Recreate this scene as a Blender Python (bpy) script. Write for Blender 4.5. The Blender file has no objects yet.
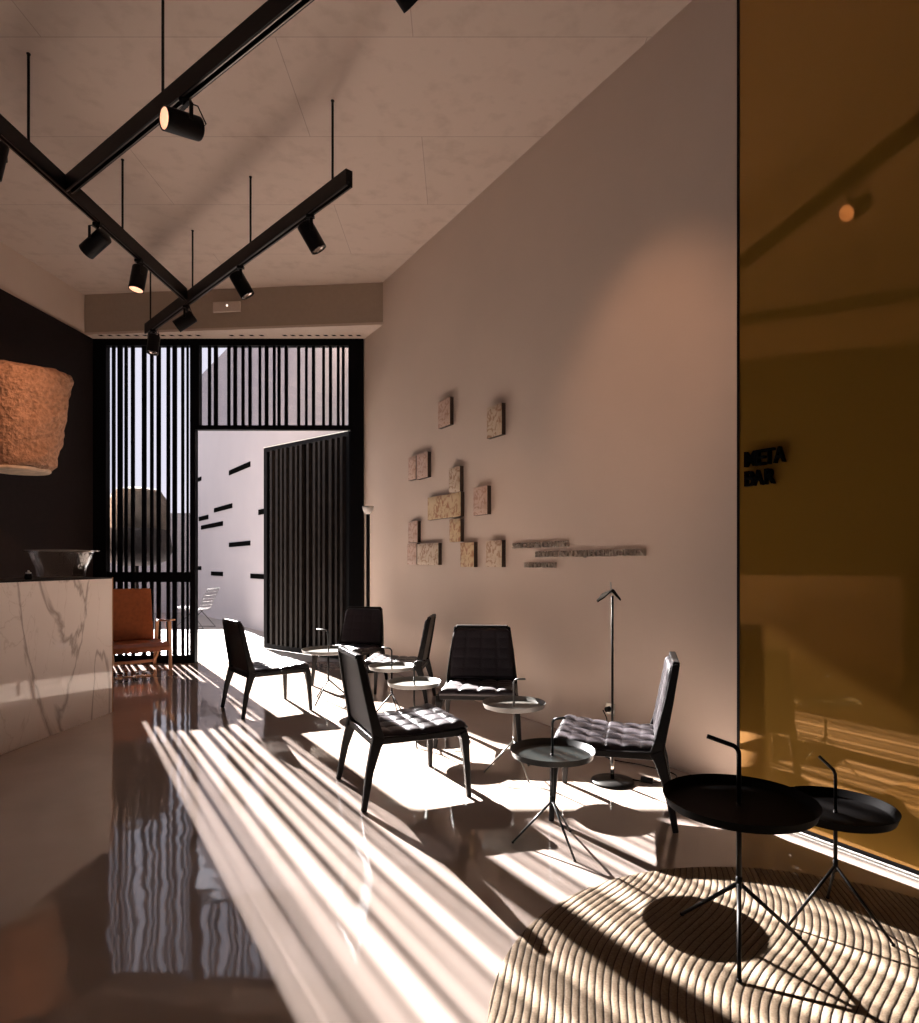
import bpy, bmesh, math, random
from mathutils import Vector, Matrix, noise
random.seed(7)
C = bpy.context.scene.collection
S = bpy.context.scene
PI = math.pi

# ------------------------------------------------------------------ camera, world, sun, exposure
FPX, HCAM, HOR = 651.0, 1.27, 564.0          # focal length in pixels, eye height, horizon row
cam_d = bpy.data.cameras.new('camera'); cam = bpy.data.objects.new('camera', cam_d); C.objects.link(cam)
cam.location = (0, 0, HCAM); cam.rotation_euler = (PI/2, 0, 0)
cam_d.sensor_fit = 'HORIZONTAL'; cam_d.sensor_width = 24.0; cam_d.lens = FPX/919*24
cam_d.shift_x = 0.0; cam_d.shift_y = (HOR-511.5)/919; cam_d.clip_start = 0.05; cam_d.clip_end = 200
S.camera = cam
S.view_settings.view_transform = 'Standard'; S.view_settings.look = 'None'
S.view_settings.gamma = 1; S.view_settings.use_curve_mapping = False
S.view_settings.exposure = 0.24

SUN_STRENGTH = 88.0
SUN_TAN = 0.504
SKY = 1.8
w = bpy.data.worlds.new('sky'); S.world = w; w.use_nodes = True
nt = w.node_tree; nt.nodes.clear()
out = nt.nodes.new('ShaderNodeOutputWorld'); bg = nt.nodes.new('ShaderNodeBackground')
tc = nt.nodes.new('ShaderNodeTexCoord'); nz = nt.nodes.new('ShaderNodeTexNoise'); rp = nt.nodes.new('ShaderNodeValToRGB')
nz.inputs['Scale'].default_value = 5; nz.inputs['Detail'].default_value = 6
rp.color_ramp.elements[0].position = .3; rp.color_ramp.elements[0].color = (.60, .60, .68, 1)
rp.color_ramp.elements[1].position = .7; rp.color_ramp.elements[1].color = (.72, .68, .74, 1)
nt.links.new(tc.outputs['Generated'], nz.inputs['Vector']); nt.links.new(nz.outputs['Fac'], rp.inputs['Fac'])
nt.links.new(rp.outputs['Color'], bg.inputs['Color']); bg.inputs['Strength'].default_value = SKY
nt.links.new(bg.outputs[0], out.inputs[0])

SUN_AZ = -0.62                                # dX/dY towards the sun
sd = bpy.data.lights.new('sun', 'SUN'); so = bpy.data.objects.new('sun', sd); C.objects.link(so)
sd.energy = SUN_STRENGTH; sd.color = (1.0, .945, .885); sd.angle = math.radians(.55)
hl = math.hypot(SUN_AZ, 1)
to_sun = Vector((SUN_AZ, 1, hl*SUN_TAN)).normalized()
so.rotation_euler = to_sun.to_track_quat('Z', 'Y').to_euler(); so.location = to_sun*30

# ------------------------------------------------------------------ materials
def nmat(name):
    m = bpy.data.materials.new(name); m.use_nodes = True
    return m, m.node_tree, m.node_tree.nodes['Principled BSDF']
def mat(name, col, rough=.5, metal=0, spec=.5, noise_amt=0, nscale=20, bump=0, bscale=80, coat=0, emit=None, es=0, bdist=.01):
    m, t, b = nmat(name)
    b.inputs['Base Color'].default_value = (*col, 1); b.inputs['Roughness'].default_value = rough
    b.inputs['Metallic'].default_value = metal; b.inputs['Specular IOR Level'].default_value = spec
    b.inputs['Coat Weight'].default_value = coat
    tc = t.nodes.new('ShaderNodeTexCoord')
    n = t.nodes.new('ShaderNodeTexNoise'); n.inputs['Scale'].default_value = nscale; n.inputs['Detail'].default_value = 5
    t.links.new(tc.outputs['Object'], n.inputs['Vector'])
    a = max(noise_amt, .03)
    r = t.nodes.new('ShaderNodeValToRGB')
    r.color_ramp.elements[0].position = .3; r.color_ramp.elements[1].position = .7
    r.color_ramp.elements[0].color = (*[c*(1-a) for c in col], 1)
    r.color_ramp.elements[1].color = (*[min(1, c*(1+a)) for c in col], 1)
    t.links.new(n.outputs['Fac'], r.inputs['Fac']); t.links.new(r.outputs['Color'], b.inputs['Base Color'])
    if bump:
        n2 = t.nodes.new('ShaderNodeTexNoise'); n2.inputs['Scale'].default_value = bscale; n2.inputs['Detail'].default_value = 4
        t.links.new(tc.outputs['Object'], n2.inputs['Vector'])
        bp = t.nodes.new('ShaderNodeBump'); bp.inputs['Strength'].default_value = bump; bp.inputs['Distance'].default_value = bdist
        t.links.new(n2.outputs['Fac'], bp.inputs['Height']); t.links.new(bp.outputs[0], b.inputs['Normal'])
    if emit:
        b.inputs['Emission Color'].default_value = (*emit, 1); b.inputs['Emission Strength'].default_value = es
    return m

M = {}
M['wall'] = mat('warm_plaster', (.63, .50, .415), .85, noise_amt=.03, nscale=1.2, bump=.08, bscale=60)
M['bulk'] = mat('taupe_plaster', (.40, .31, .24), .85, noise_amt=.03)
M['soffit'] = mat('pale_soffit', (.62, .50, .42), .8)
M['darkwall'] = mat('charcoal_paint', (.016, .011, .010), .7, spec=.15, noise_amt=.1)
M['black'] = mat('black_powder_coat', (.006, .005, .005), .42, spec=.14, noise_amt=.1)
M['blackwood'] = mat('black_stained_wood', (.006, .0045, .004), .42, spec=.22, noise_amt=.25, nscale=30)
M['leather'] = mat('aubergine_black_leather', (.016, .011, .0145), .40, spec=.42, noise_amt=.2, nscale=60, bump=.25, bscale=220)
for _m in ('leather',):
    _b = M[_m].node_tree.nodes['Principled BSDF']; _b.inputs['Sheen Weight'].default_value = .09; _b.inputs['Sheen Roughness'].default_value = .35; _b.inputs['Sheen Tint'].default_value = (1, .9, .95, 1)
M['screen'] = mat('black_screen_steel', (.004, .0035, .004), .5, spec=.04, noise_amt=.1)
M['lead'] = mat('dark_leaf_timber', (.016, .012, .010), .4, spec=.06, noise_amt=.3, nscale=12)
M['greytray'] = mat('grey_enamel', (.13, .125, .115), .3, noise_amt=.03)
M['greentray'] = mat('dark_grey_green_enamel', (.010, .013, .012), .33, spec=.35, noise_amt=.05)
M['blacktray'] = mat('black_enamel', (.004, .0035, .0035), .5, spec=.03)
M['steel'] = mat('brushed_steel', (.45, .42, .38), .3, metal=1)
M['darksteel'] = mat('dull_steel', (.02, .017, .014), .8, spec=0)
M['chrome'] = mat('chrome', (.7, .66, .6), .15, metal=1)
M['alu'] = mat('white_aluminium_profile', (.75, .72, .68), .35, metal=.2)
M['wire'] = mat('painted_wire', (.10, .09, .10), .5)
M['white'] = mat('white_plastic', (.75, .72, .68), .4)
M['tan'] = mat('tan_leather', (.34, .085, .022), .42, noise_amt=.15, nscale=25, bump=.15, bscale=120)
M['oak'] = mat('oiled_oak', (.42, .20, .09), .45, noise_amt=.2, nscale=14)
M['stone'] = mat('rough_brown_stone', (.36, .20, .125), .95, noise_amt=.32, nscale=26, bump=1.0, bscale=26, bdist=.04)
M['stone2'] = mat('weathered_stone', (.17, .14, .115), .95, noise_amt=.35, nscale=5, bump=.8, bscale=14)
M['bowlstone'] = mat('dark_stoneware', (.05, .042, .04), .8, noise_amt=.2)
M['sandstone'] = mat('pale_sandstone', (.60, .45, .33), .9, noise_amt=.2, nscale=12)  # paler than the stone: light on its underside put into the colour
M['outwall'] = mat('pale_render', (.30, .28, .295), .9, noise_amt=.03, nscale=1)
M['outfloor'] = mat('pale_paving', (.21, .19, .18), .85, noise_amt=.06, nscale=3)
M['slot'] = mat('dark_slot', (.003, .003, .003), .9, spec=0)
M['lamp'] = mat('lamp_reflector', (.9, .6, .45), .25, noise_amt=.3, nscale=60, emit=(1, .50, .30), es=1.1)
M['dimlamp'] = mat('dim_reflector', (.5, .42, .38), .25, metal=.8, noise_amt=.4, nscale=80)
M['letters'] = mat('letter_metal', (.42, .36, .30), .35, metal=.3)
M['blacksign'] = mat('black_letters', (.002, .002, .002), .6, spec=.03)

def glass_mat(name, tint, rough=.02, base=1.0):
    m = bpy.data.materials.new(name); m.use_nodes = True; t = m.node_tree; t.nodes.clear()
    o = t.nodes.new('ShaderNodeOutputMaterial'); tr = t.nodes.new('ShaderNodeBsdfTransparent'); gl = t.nodes.new('ShaderNodeBsdfGlossy')
    mx = t.nodes.new('ShaderNodeMixShader'); fr = t.nodes.new('ShaderNodeFresnel'); fr.inputs['IOR'].default_value = 1.45
    tr.inputs[0].default_value = (*tint, 1); gl.inputs['Roughness'].default_value = rough
    ge = t.nodes.new('ShaderNodeNewGeometry'); mr = t.nodes.new('ShaderNodeMapRange')
    mr.inputs['To Min'].default_value = 1.45; mr.inputs['To Max'].default_value = 1/1.45
    t.links.new(ge.outputs['Backfacing'], mr.inputs['Value']); t.links.new(mr.outputs[0], fr.inputs['IOR'])
    ml = t.nodes.new('ShaderNodeMath'); ml.operation = 'MULTIPLY'; ml.inputs[1].default_value = base; t.links.new(fr.outputs[0], ml.inputs[0])
    t.links.new(ml.outputs[0], mx.inputs[0]); t.links.new(tr.outputs[0], mx.inputs[1]); t.links.new(gl.outputs[0], mx.inputs[2])
    t.links.new(mx.outputs[0], o.inputs[0]); return m
M['pane'] = glass_mat('clear_pane', (.80, .80, .82))
M['leafpane'] = glass_mat('smoked_pane', (.7, .66, .64))
M['bowlglass'] = glass_mat('clear_bowl_glass', (.97, .96, .95), .03, .8)
M['rimglass'] = mat('thick_rim_glass', (.22, .20, .18), .15, spec=.6)  # opaque pale tone painting the bright outlines of the clear bowl

def concrete_floor():
    m, t, b = nmat('polished_concrete')
    tc = t.nodes.new('ShaderNodeTexCoord')
    n = t.nodes.new('ShaderNodeTexNoise'); n.inputs['Scale'].default_value = 1.3; n.inputs['Detail'].default_value = 7
    r = t.nodes.new('ShaderNodeValToRGB')
    r.color_ramp.elements[0].position = .3; r.color_ramp.elements[0].color = (.31, .25, .215, 1)
    r.color_ramp.elements[1].position = .75; r.color_ramp.elements[1].color = (.39, .32, .28, 1)
    t.links.new(tc.outputs['Object'], n.inputs['Vector']); t.links.new(n.outputs['Fac'], r.inputs['Fac'])
    t.links.new(r.outputs[0], b.inputs['Base Color'])
    b.inputs['Roughness'].default_value = .055; b.inputs['Specular IOR Level'].default_value = 1.0
    mp = t.nodes.new('ShaderNodeMapping'); mp.inputs['Scale'].default_value = (1.0, 1.0, 1.0)
    n2 = t.nodes.new('ShaderNodeTexNoise'); n2.inputs['Scale'].default_value = 5.0; n2.inputs['Detail'].default_value = 1.5
    t.links.new(tc.outputs['Object'], mp.inputs[0]); t.links.new(mp.outputs[0], n2.inputs['Vector'])
    bp = t.nodes.new('ShaderNodeBump'); bp.inputs['Strength'].default_value = .35; bp.inputs['Distance'].default_value = .0045
    t.links.new(n2.outputs['Fac'], bp.inputs['Height']); t.links.new(bp.outputs[0], b.inputs['Normal'])
    return m
M['floor'] = concrete_floor()

def ceiling_mat():
    m, t, b = nmat('cast_concrete_ceiling')
    tc = t.nodes.new('ShaderNodeTexCoord')
    mp = t.nodes.new('ShaderNodeMapping'); mp.inputs['Location'].default_value = (.3, -.28, 0)
    br = t.nodes.new('ShaderNodeTexBrick'); br.inputs['Scale'].default_value = 1
    br.inputs['Brick Width'].default_value = 2.4; br.inputs['Row Height'].default_value = .98
    br.inputs['Mortar Size'].default_value = .0035; br.offset = .37
    br.inputs['Color1'].default_value = (.56, .44, .365, 1); br.inputs['Color2'].default_value = (.59, .46, .385, 1)
    br.inputs['Mortar'].default_value = (.42, .32, .27, 1)
    n = t.nodes.new('ShaderNodeTexNoise'); n.inputs['Scale'].default_value = 7; n.inputs['Detail'].default_value = 8
    r = t.nodes.new('ShaderNodeValToRGB'); r.color_ramp.elements[0].position = .25; r.color_ramp.elements[1].position = .5
    r.color_ramp.elements[0].color = (.86, .84, .82, 1); r.color_ramp.elements[1].color = (1, 1, 1, 1)
    mx = t.nodes.new('ShaderNodeMix'); mx.data_type = 'RGBA'; mx.blend_type = 'MULTIPLY'; mx.inputs['Factor'].default_value = 1
    t.links.new(tc.outputs['Object'], mp.inputs[0]); t.links.new(mp.outputs[0], br.inputs['Vector'])
    t.links.new(tc.outputs['Object'], n.inputs['Vector']); t.links.new(n.outputs['Fac'], r.inputs['Fac'])
    t.links.new(br.outputs['Color'], mx.inputs['A']); t.links.new(r.outputs[0], mx.inputs['B'])
    t.links.new(mx.outputs['Result'], b.inputs['Base Color'])
    b.inputs['Roughness'].default_value = .8
    bp = t.nodes.new('ShaderNodeBump'); bp.inputs['Strength'].default_value = .25; bp.inputs['Distance'].default_value = .01
    t.links.new(n.outputs['Fac'], bp.inputs['Height']); t.links.new(bp.outputs[0], b.inputs['Normal'])
    return m
M['ceiling'] = ceiling_mat()

def marble():
    m, t, b = nmat('veined_white_marble')
    tc = t.nodes.new('ShaderNodeTexCoord')
    def vein(scale, pos, wdt, dist, col0):
        n = t.nodes.new('ShaderNodeTexNoise'); n.inputs['Scale'].default_value = scale; n.inputs['Detail'].default_value = 6
        n.inputs['Distortion'].default_value = dist
        mp = t.nodes.new('ShaderNodeMapping'); mp.inputs['Scale'].default_value = (1, 2.0, .8); mp.inputs['Location'].default_value = (pos, .75, pos)
        t.links.new(tc.outputs['Object'], mp.inputs[0]); t.links.new(mp.outputs[0], n.inputs['Vector'])
        s = t.nodes.new('ShaderNodeMath'); s.operation = 'SUBTRACT'; s.inputs[1].default_value = .5; t.links.new(n.outputs['Fac'], s.inputs[0])
        a = t.nodes.new('ShaderNodeMath'); a.operation = 'ABSOLUTE'; t.links.new(s.outputs[0], a.inputs[0])
        r = t.nodes.new('ShaderNodeValToRGB'); r.color_ramp.elements[0].position = 0; r.color_ramp.elements[1].position = wdt
        r.color_ramp.elements[0].color = (*col0, 1); r.color_ramp.elements[1].color = (1, 1, 1, 1)
        t.links.new(a.outputs[0], r.inputs['Fac']); return r
    r1 = vein(.50, 4.1, .022, 1.6, (.55, .51, .49)); r2 = vein(1.3, 8.1, .005, .8, (.86, .83, .81))
    mx = t.nodes.new('ShaderNodeMix'); mx.data_type = 'RGBA'; mx.blend_type = 'MULTIPLY'; mx.inputs['Factor'].default_value = 1
    t.links.new(r1.outputs[0], mx.inputs['A']); t.links.new(r2.outputs[0], mx.inputs['B'])
    m2 = t.nodes.new('ShaderNodeMix'); m2.data_type = 'RGBA'; m2.blend_type = 'MULTIPLY'; m2.inputs['Factor'].default_value = 1
    m2.inputs['B'].default_value = (.84, .74, .68, 1)
    t.links.new(mx.outputs['Result'], m2.inputs['A']); t.links.new(m2.outputs['Result'], b.inputs['Base Color'])
    b.inputs['Roughness'].default_value = .05; b.inputs['Specular IOR Level'].default_value = .6
    return m
M['marble'] = marble()

def amber():
    m, t, b = nmat('amber_mirror_glass')
    b.inputs['Base Color'].default_value = (.40, .20, .028, 1); b.inputs['Metallic'].default_value = .45
    b.inputs['Roughness'].default_value = .03; b.inputs['Coat Weight'].default_value = .3; b.inputs['Coat Roughness'].default_value = .02
    n = t.nodes.new('ShaderNodeTexNoise'); n.inputs['Scale'].default_value = 1.5
    r = t.nodes.new('ShaderNodeValToRGB'); r.color_ramp.elements[0].color = (.37, .195, .036, 1); r.color_ramp.elements[1].color = (.42, .22, .040, 1)
    t.links.new(n.outputs['Fac'], r.inputs['Fac']); t.links.new(r.outputs[0], b.inputs['Base Color'])
    return m
M['amber'] = amber()

def tile_mat(name, base, ink, sc):
    m, t, b = nmat(name)
    tc = t.nodes.new('ShaderNodeTexCoord')
    n = t.nodes.new('ShaderNodeTexNoise'); n.inputs['Scale'].default_value = sc; n.inputs['Detail'].default_value = 5; n.inputs['Distortion'].default_value = 1.5
    r = t.nodes.new('ShaderNodeValToRGB'); r.color_ramp.elements[0].position = .38; r.color_ramp.elements[1].position = .50
    r.color_ramp.elements[0].color = (*ink, 1); r.color_ramp.elements[1].color = (*base, 1)
    t.links.new(tc.outputs['Object'], n.inputs['Vector']); t.links.new(n.outputs['Fac'], r.inputs['Fac']); t.links.new(r.outputs[0], b.inputs['Base Color'])
    bp = t.nodes.new('ShaderNodeBump'); bp.inputs['Strength'].default_value = .6; bp.inputs['Distance'].default_value = .01
    t.links.new(n.outputs['Fac'], bp.inputs['Height']); t.links.new(bp.outputs[0], b.inputs['Normal'])
    b.inputs['Roughness'].default_value = .6
    return m
M['tile_cream'] = tile_mat('cream_relief_ceramic', (.60, .46, .33), (.36, .20, .12), 14)
M['tile_pink'] = tile_mat('rose_relief_ceramic', (.58, .40, .31), (.42, .24, .17), 16)
M['tile_ochre'] = tile_mat('ochre_relief_ceramic', (.60, .43, .24), (.38, .17, .08), 11)
M['tile_edge'] = mat('dark_ceramic_edge', (.05, .028, .018), .7)

def rug_mat():
    m, t, b = nmat('wavy_jute_cord')
    tc = t.nodes.new('ShaderNodeTexCoord'); sp = t.nodes.new('ShaderNodeSeparateXYZ'); t.links.new(tc.outputs['Object'], sp.inputs[0])
    def mth(op, a, bb=None, c=None):
        n = t.nodes.new('ShaderNodeMath'); n.operation = op
        for i, v in enumerate((a, bb, c)):
            if v is None: continue
            if isinstance(v, (int, float)): n.inputs[i].default_value = v
            else: t.links.new(v, n.inputs[i])
        return n.outputs[0]
    X, Y = sp.outputs['X'], sp.outputs['Y']          # rug mesh is centred; RX, RY restore the row field
    x = mth('ADD', X, RUG[0]); y = mth('ADD', Y, RUG[1])
    arg = mth('ADD', mth('SUBTRACT', y, 2.1), mth('MULTIPLY', mth('SUBTRACT', x, 1.0), .8))
    sn = mth('SINE', mth('MULTIPLY', arg, 2*PI/1.6))
    g = mth('SUBTRACT', mth('SUBTRACT', x, mth('MULTIPLY', y, .5)), mth('MULTIPLY', sn, .28*1.6/(2*PI)))
    nz = t.nodes.new('ShaderNodeTexNoise'); nz.inputs['Scale'].default_value = 14; t.links.new(tc.outputs['Object'], nz.inputs['Vector'])
    g = mth('ADD', g, mth('MULTIPLY', mth('SUBTRACT', nz.outputs['Fac'], .5), .006))
    ph = mth('MULTIPLY', g, PI/.0275)
    ridge = mth('ABSOLUTE', mth('SINE', ph))
    hgt = mth('POWER', ridge, .45)
    n2 = t.nodes.new('ShaderNodeTexNoise'); n2.inputs['Scale'].default_value = 130; n2.inputs['Detail'].default_value = 3
    t.links.new(tc.outputs['Object'], n2.inputs['Vector'])
    h2 = mth('ADD', hgt, mth('MULTIPLY', n2.outputs['Fac'], .30))
    r = t.nodes.new('ShaderNodeValToRGB'); r.color_ramp.elements[0].position = .10; r.color_ramp.elements[1].position = .30
    r.color_ramp.elements[0].color = (.045, .028, .017, 1); r.color_ramp.elements[1].color = (.24, .172, .108, 1)
    t.links.new(ridge, r.inputs['Fac'])
    r2 = t.nodes.new('ShaderNodeValToRGB'); r2.color_ramp.elements[0].position = .3; r2.color_ramp.elements[1].position = .65
    r2.color_ramp.elements[0].color = (.72, .68, .62, 1); r2.color_ramp.elements[1].color = (1, 1, 1, 1); t.links.new(n2.outputs['Fac'], r2.inputs['Fac'])
    mx = t.nodes.new('ShaderNodeMix'); mx.data_type = 'RGBA'; mx.blend_type = 'MULTIPLY'; mx.inputs['Factor'].default_value = 1
    t.links.new(r.outputs[0], mx.inputs['A']); t.links.new(r2.outputs[0], mx.inputs['B'])
    t.links.new(mx.outputs['Result'], b.inputs['Base Color']); b.inputs['Roughness'].default_value = .9
    bp = t.nodes.new('ShaderNodeBump'); bp.inputs['Strength'].default_value = .8; bp.inputs['Distance'].default_value = .008
    t.links.new(h2, bp.inputs['Height']); t.links.new(bp.outputs[0], b.inputs['Normal'])
    return m
RUG = (1.064, 1.72, .99)
M['rug'] = rug_mat()

# ------------------------------------------------------------------ helpers
def obj(name, bm, m, parent=None, smooth=False, bevel=0):
    me = bpy.data.meshes.new(name); bmesh.ops.recalc_face_normals(bm, faces=bm.faces[:]); bm.to_mesh(me); bm.free()
    o = bpy.data.objects.new(name, me); C.objects.link(o)
    for x in (m if isinstance(m, (list, tuple)) else [m]): me.materials.append(x)
    if smooth:
        for p in me.polygons: p.use_smooth = True
    if bevel:
        b = o.modifiers.new('bevel', 'BEVEL'); b.width = bevel; b.segments = 2; b.limit_method = 'ANGLE'; b.angle_limit = .6
    if parent: o.parent = parent
    return o
def BM(): return bmesh.new()
def prism(bm, poly, z0, z1):
    lo = [bm.verts.new((p[0], p[1], z0)) for p in poly]; hi = [bm.verts.new((p[0], p[1], z1)) for p in poly]
    n = len(poly); bm.faces.new(lo); bm.faces.new(hi)
    for i in range(n): bm.faces.new((lo[i], lo[(i+1) % n], hi[(i+1) % n], hi[i]))
def box(bm, x0, x1, y0, y1, z0, z1): prism(bm, [(x0, y0), (x1, y0), (x1, y1), (x0, y1)], z0, z1)
def loft(bm, rings, cap=True, closed=False):
    R = [[bm.verts.new(v) for v in r] for r in rings]; n = len(R[0])
    rng = range(len(R)) if closed else range(len(R)-1)
    for i in rng:
        a, b = R[i], R[(i+1) % len(R)]
        for j in range(n): bm.faces.new((a[j], a[(j+1) % n], b[(j+1) % n], b[j]))
    if cap and not closed: bm.faces.new(R[0]); bm.faces.new(R[-1])
def tube(bm, pts, r, n=10):
    pts = [Vector(p) for p in pts]; rs = r if isinstance(r, (list, tuple)) else [r]*len(pts); rings = []
    up = None
    for i, p in enumerate(pts):
        d = (pts[min(i+1, len(pts)-1)]-pts[max(i-1, 0)]).normalized()
        if up is None: up = Vector((0, 0, 1)) if abs(d.z) < .9 else Vector((1, 0, 0))
        s = d.cross(up).normalized(); up = s.cross(d).normalized()
        rings.append([p+(s*math.cos(2*PI*k/n)+up*math.sin(2*PI*k/n))*rs[i] for k in range(n)])
    loft(bm, rings)
def lathe(bm, prof, n=48, c=(0, 0, 0)):
    rings = []
    for r, z in prof: rings.append([(c[0]+max(r, 1e-4)*math.cos(2*PI*k/n), c[1]+max(r, 1e-4)*math.sin(2*PI*k/n), c[2]+z) for k in range(n)])
    loft(bm, rings)
def bar(bm, p0, p1, w0, d0, w1=None, d1=None, side=Vector((0, 1, 0))):
    """rectangular tapered bar p0->p1; w measured along side, d across it"""
    p0, p1 = Vector(p0), Vector(p1); w1 = w0 if w1 is None else w1; d1 = d0 if d1 is None else d1
    ax = (p1-p0).normalized(); s = (side-ax*side.dot(ax)).normalized(); t = ax.cross(s)
    loft(bm, [[p+s*(sx*w/2)+t*(sy*d/2) for sx, sy in ((-1, -1), (1, -1), (1, 1), (-1, 1))] for p, w, d in ((p0, w0, d0), (p1, w1, d1))])
def rail3(bm, pts, ws, ds, side):
    rings = []; pts = [Vector(p) for p in pts]
    for i, p in enumerate(pts):
        d = (pts[min(i+1, len(pts)-1)]-pts[max(i-1, 0)]).normalized(); s = (side-d*side.dot(d)).normalized(); t = d.cross(s)
        rings.append([p+s*(sx*ws[i]/2)+t*(sy*ds[i]/2) for sx, sy in ((-1, -1), (1, -1), (1, 1), (-1, 1))])
    loft(bm, rings)
def props(o, label, cat, group=None):
    o['label'] = label; o['category'] = cat
    if group: o['group'] = group
    return o
def thing(name, label, cat, loc=(0, 0, 0), rz=0, group=None):
    o = bpy.data.objects.new(name, None); C.objects.link(o); o.empty_display_size = .1
    o.location = loc; o.rotation_euler = (0, 0, rz); return props(o, label, cat, group)
def struct(name, bm, m, smooth=False):
    o = obj(name, bm, m, smooth=smooth); o['kind'] = 'structure'; return o
def dup(root, loc, rz, label):
    r = root.copy(); C.objects.link(r); r.location = loc; r.rotation_euler = (0, 0, rz); r['label'] = label
    for ch in list(root.children):
        c = ch.copy(); C.objects.link(c); c.parent = r
        for g in list(ch.children):
            d = g.copy(); C.objects.link(d); d.parent = c
    return r

# ------------------------------------------------------------------ the setting
WS = -.592                                      # right wall plan slope dX/dY
def wx(y): return 1.39+WS*(y-3.95)
def lx(y): return -4.72+.075*(y-8.4)
SC = 8.4                                       # depth of the slatted screen
CH = 4.67; SH = 4.16                           # ceiling height, soffit height
YB = -4.0
wd = Vector((WS, 1, 0)).normalized(); wn = Vector((-wd.y, wd.x, 0))   # along the wall, into the room
def on_wall(px, py, off=0.0):
    """where the sight line through that pixel meets the right wall"""
    y = (1.39-WS*3.95)/((px-459)/FPX-WS); return Vector((wx(y), y, HCAM+(HOR-py)*y/FPX))+wn*off

bm = BM(); box(bm, -9, 9, YB-.3, SC+.06, -.2, 0); struct('floor', bm, M['floor'])
bm = BM(); prism(bm, [(-5.9, YB-.3), (wx(YB)+.6, YB-.3), (wx(SC+.3)+.6, SC+.3), (-5.9, SC+.3)], CH, CH+.25); struct('ceiling', bm, M['ceiling'])
bm = BM(); prism(bm, [(wx(YB), YB), (wx(YB)+.4, YB), (wx(SC+.1)+.4, SC+.1), (wx(SC+.1), SC+.1)], 0, CH); struct('wall_right', bm, M['wall'])
bm = BM(); prism(bm, [(lx(YB), YB), (lx(YB)-.3, YB), (lx(SC+.1)-.3, SC+.22), (lx(SC+.1), SC+.22)], 0, CH); struct('wall_left', bm, M['wall'])
bm = BM(); prism(bm, [(lx(YB)+.02, YB), (lx(YB), YB), (lx(SC), SC), (lx(SC)+.02, SC)], 0, SH); struct('trim_1', bm, M['darkwall'])
# wall behind the camera; its tall opening is unseen, added for fill light from the sky
bm = BM()
for a, b in ((-6, -4.4), (-1.6, 6.8)): box(bm, a, b, YB-.25, YB, 0, CH)
box(bm, -4.4, -1.6, YB-.25, YB, 2.3, CH)
box(bm, -4.4, -1.6, YB-.25, YB, 0, .5)
struct('wall_back', bm, M['wall'])
# bulkhead and soffit over the screen
bl, br_ = (lx(8.22), 8.22), (wx(7.86), 7.86)
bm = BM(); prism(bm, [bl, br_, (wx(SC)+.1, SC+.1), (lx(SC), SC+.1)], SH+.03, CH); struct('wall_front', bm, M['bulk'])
bm = BM(); prism(bm, [(bl[0], bl[1]-.004), (br_[0], br_[1]-.004), (wx(SC)+.1, SC+.1), (lx(SC), SC+.1)], SH, SH+.03); struct('trim_2', bm, M['soffit'])

# slatted screen, drawn from its pixel edges at its own depth
def sx(px): return (px-459)*SC/FPX
XL, XM0, XM1, XR0, XR1 = lx(SC)+.02, sx(191), sx(196), sx(350.5), wx(SC)+.01
g = thing('slatted_screen', 'tall black slatted screen panel behind the tan armchair, left of the doorway', 'screen', (sx(145), SC, 0))
def scr(name, boxes, parent, m, y0, y1, bevel=0):
    b = BM()
    for x0, x1, z0, z1 in boxes:
        box(b, x0-parent.location.x, x1-parent.location.x, y0-parent.location.y, y1-parent.location.y, z0, z1)
    return obj(name, b, m, parent)
TOPZ = HCAM+(HOR-346.5)*SC/FPX; TRZ1 = HCAM+(HOR-426)*SC/FPX; TRZ0 = HCAM+(HOR-430)*SC/FPX
MR0, MR1 = HCAM-(582-HOR)*SC/FPX, HCAM-(572-HOR)*SC/FPX
scr('frame', [(XL, sx(107.5), 0, SH), (sx(107.5), XM0, TOPZ, SH), (sx(107.5), XM0, 0, .10), (XM0, XM1, 0, SH)], g, M['screen'], SC-.05, SC+.05)
scr('middle_rail', [(sx(107.5), XM0, MR0, MR1)], g, M['screen'], SC-.035, SC+.035)
slz = [(100, 125), (148, 187), (207, 230), (262, 290), (355, 390), (425, 450), (480, 512), (565, 592), (615, 650), (690, 712), (735, 750)]
for a, b in slz:
    a = 100+a/8.52; b = 100+b/8.52
    if a < 107.5: a += .0
    if b <= 107.6 or True:
        scr('slat', [(sx(a), sx(b), .10, MR0), (sx(a), sx(b), MR1, TOPZ)], g, M['screen'], SC-.014, SC+.015)
scr('pane', [(sx(107.5), XM0, .10, MR0), (sx(107.5), XM0, MR1, TOPZ)], g, M['pane'], SC+.016, SC+.020)
g = thing('transom_screen', 'black slatted transom panel above the open doorway', 'screen', (sx(273), SC, 0))
scr('frame', [(XM1, XR1, TOPZ, SH), (XM1, sx(200), TRZ1, TOPZ), (sx(348.5), XR0, TRZ1, TOPZ), (XM1, XR0, TRZ0, TRZ1)], g, M['screen'], SC-.05, SC+.05)
gaps = [(190+x0/9.3, 190+x1/9.3) for x0, x1 in ((97, 164), (190, 219), (254, 344), (370, 400), (432, 476), (502, 540), (568, 635), (657, 692), (724, 767))]
gaps += [(275+x0/8.35, 275+x1/8.35) for x0, x1 in ((0, 18), (42, 77), (104, 182), (206, 248), (268, 305), (330, 391), (412, 447), (472, 513), (535, 555), (577, 613))]
for (a0, a1), (b0, b1) in zip(gaps[:-1], gaps[1:]):
    scr('slat', [(sx(a1), sx(b0), TRZ1, TOPZ)], g, M['screen'], SC-.014, SC+.015)
scr('pane', [(sx(200), sx(348.5), TRZ1, TOPZ)], g, M['pane'], SC+.016, SC+.020)
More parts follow.
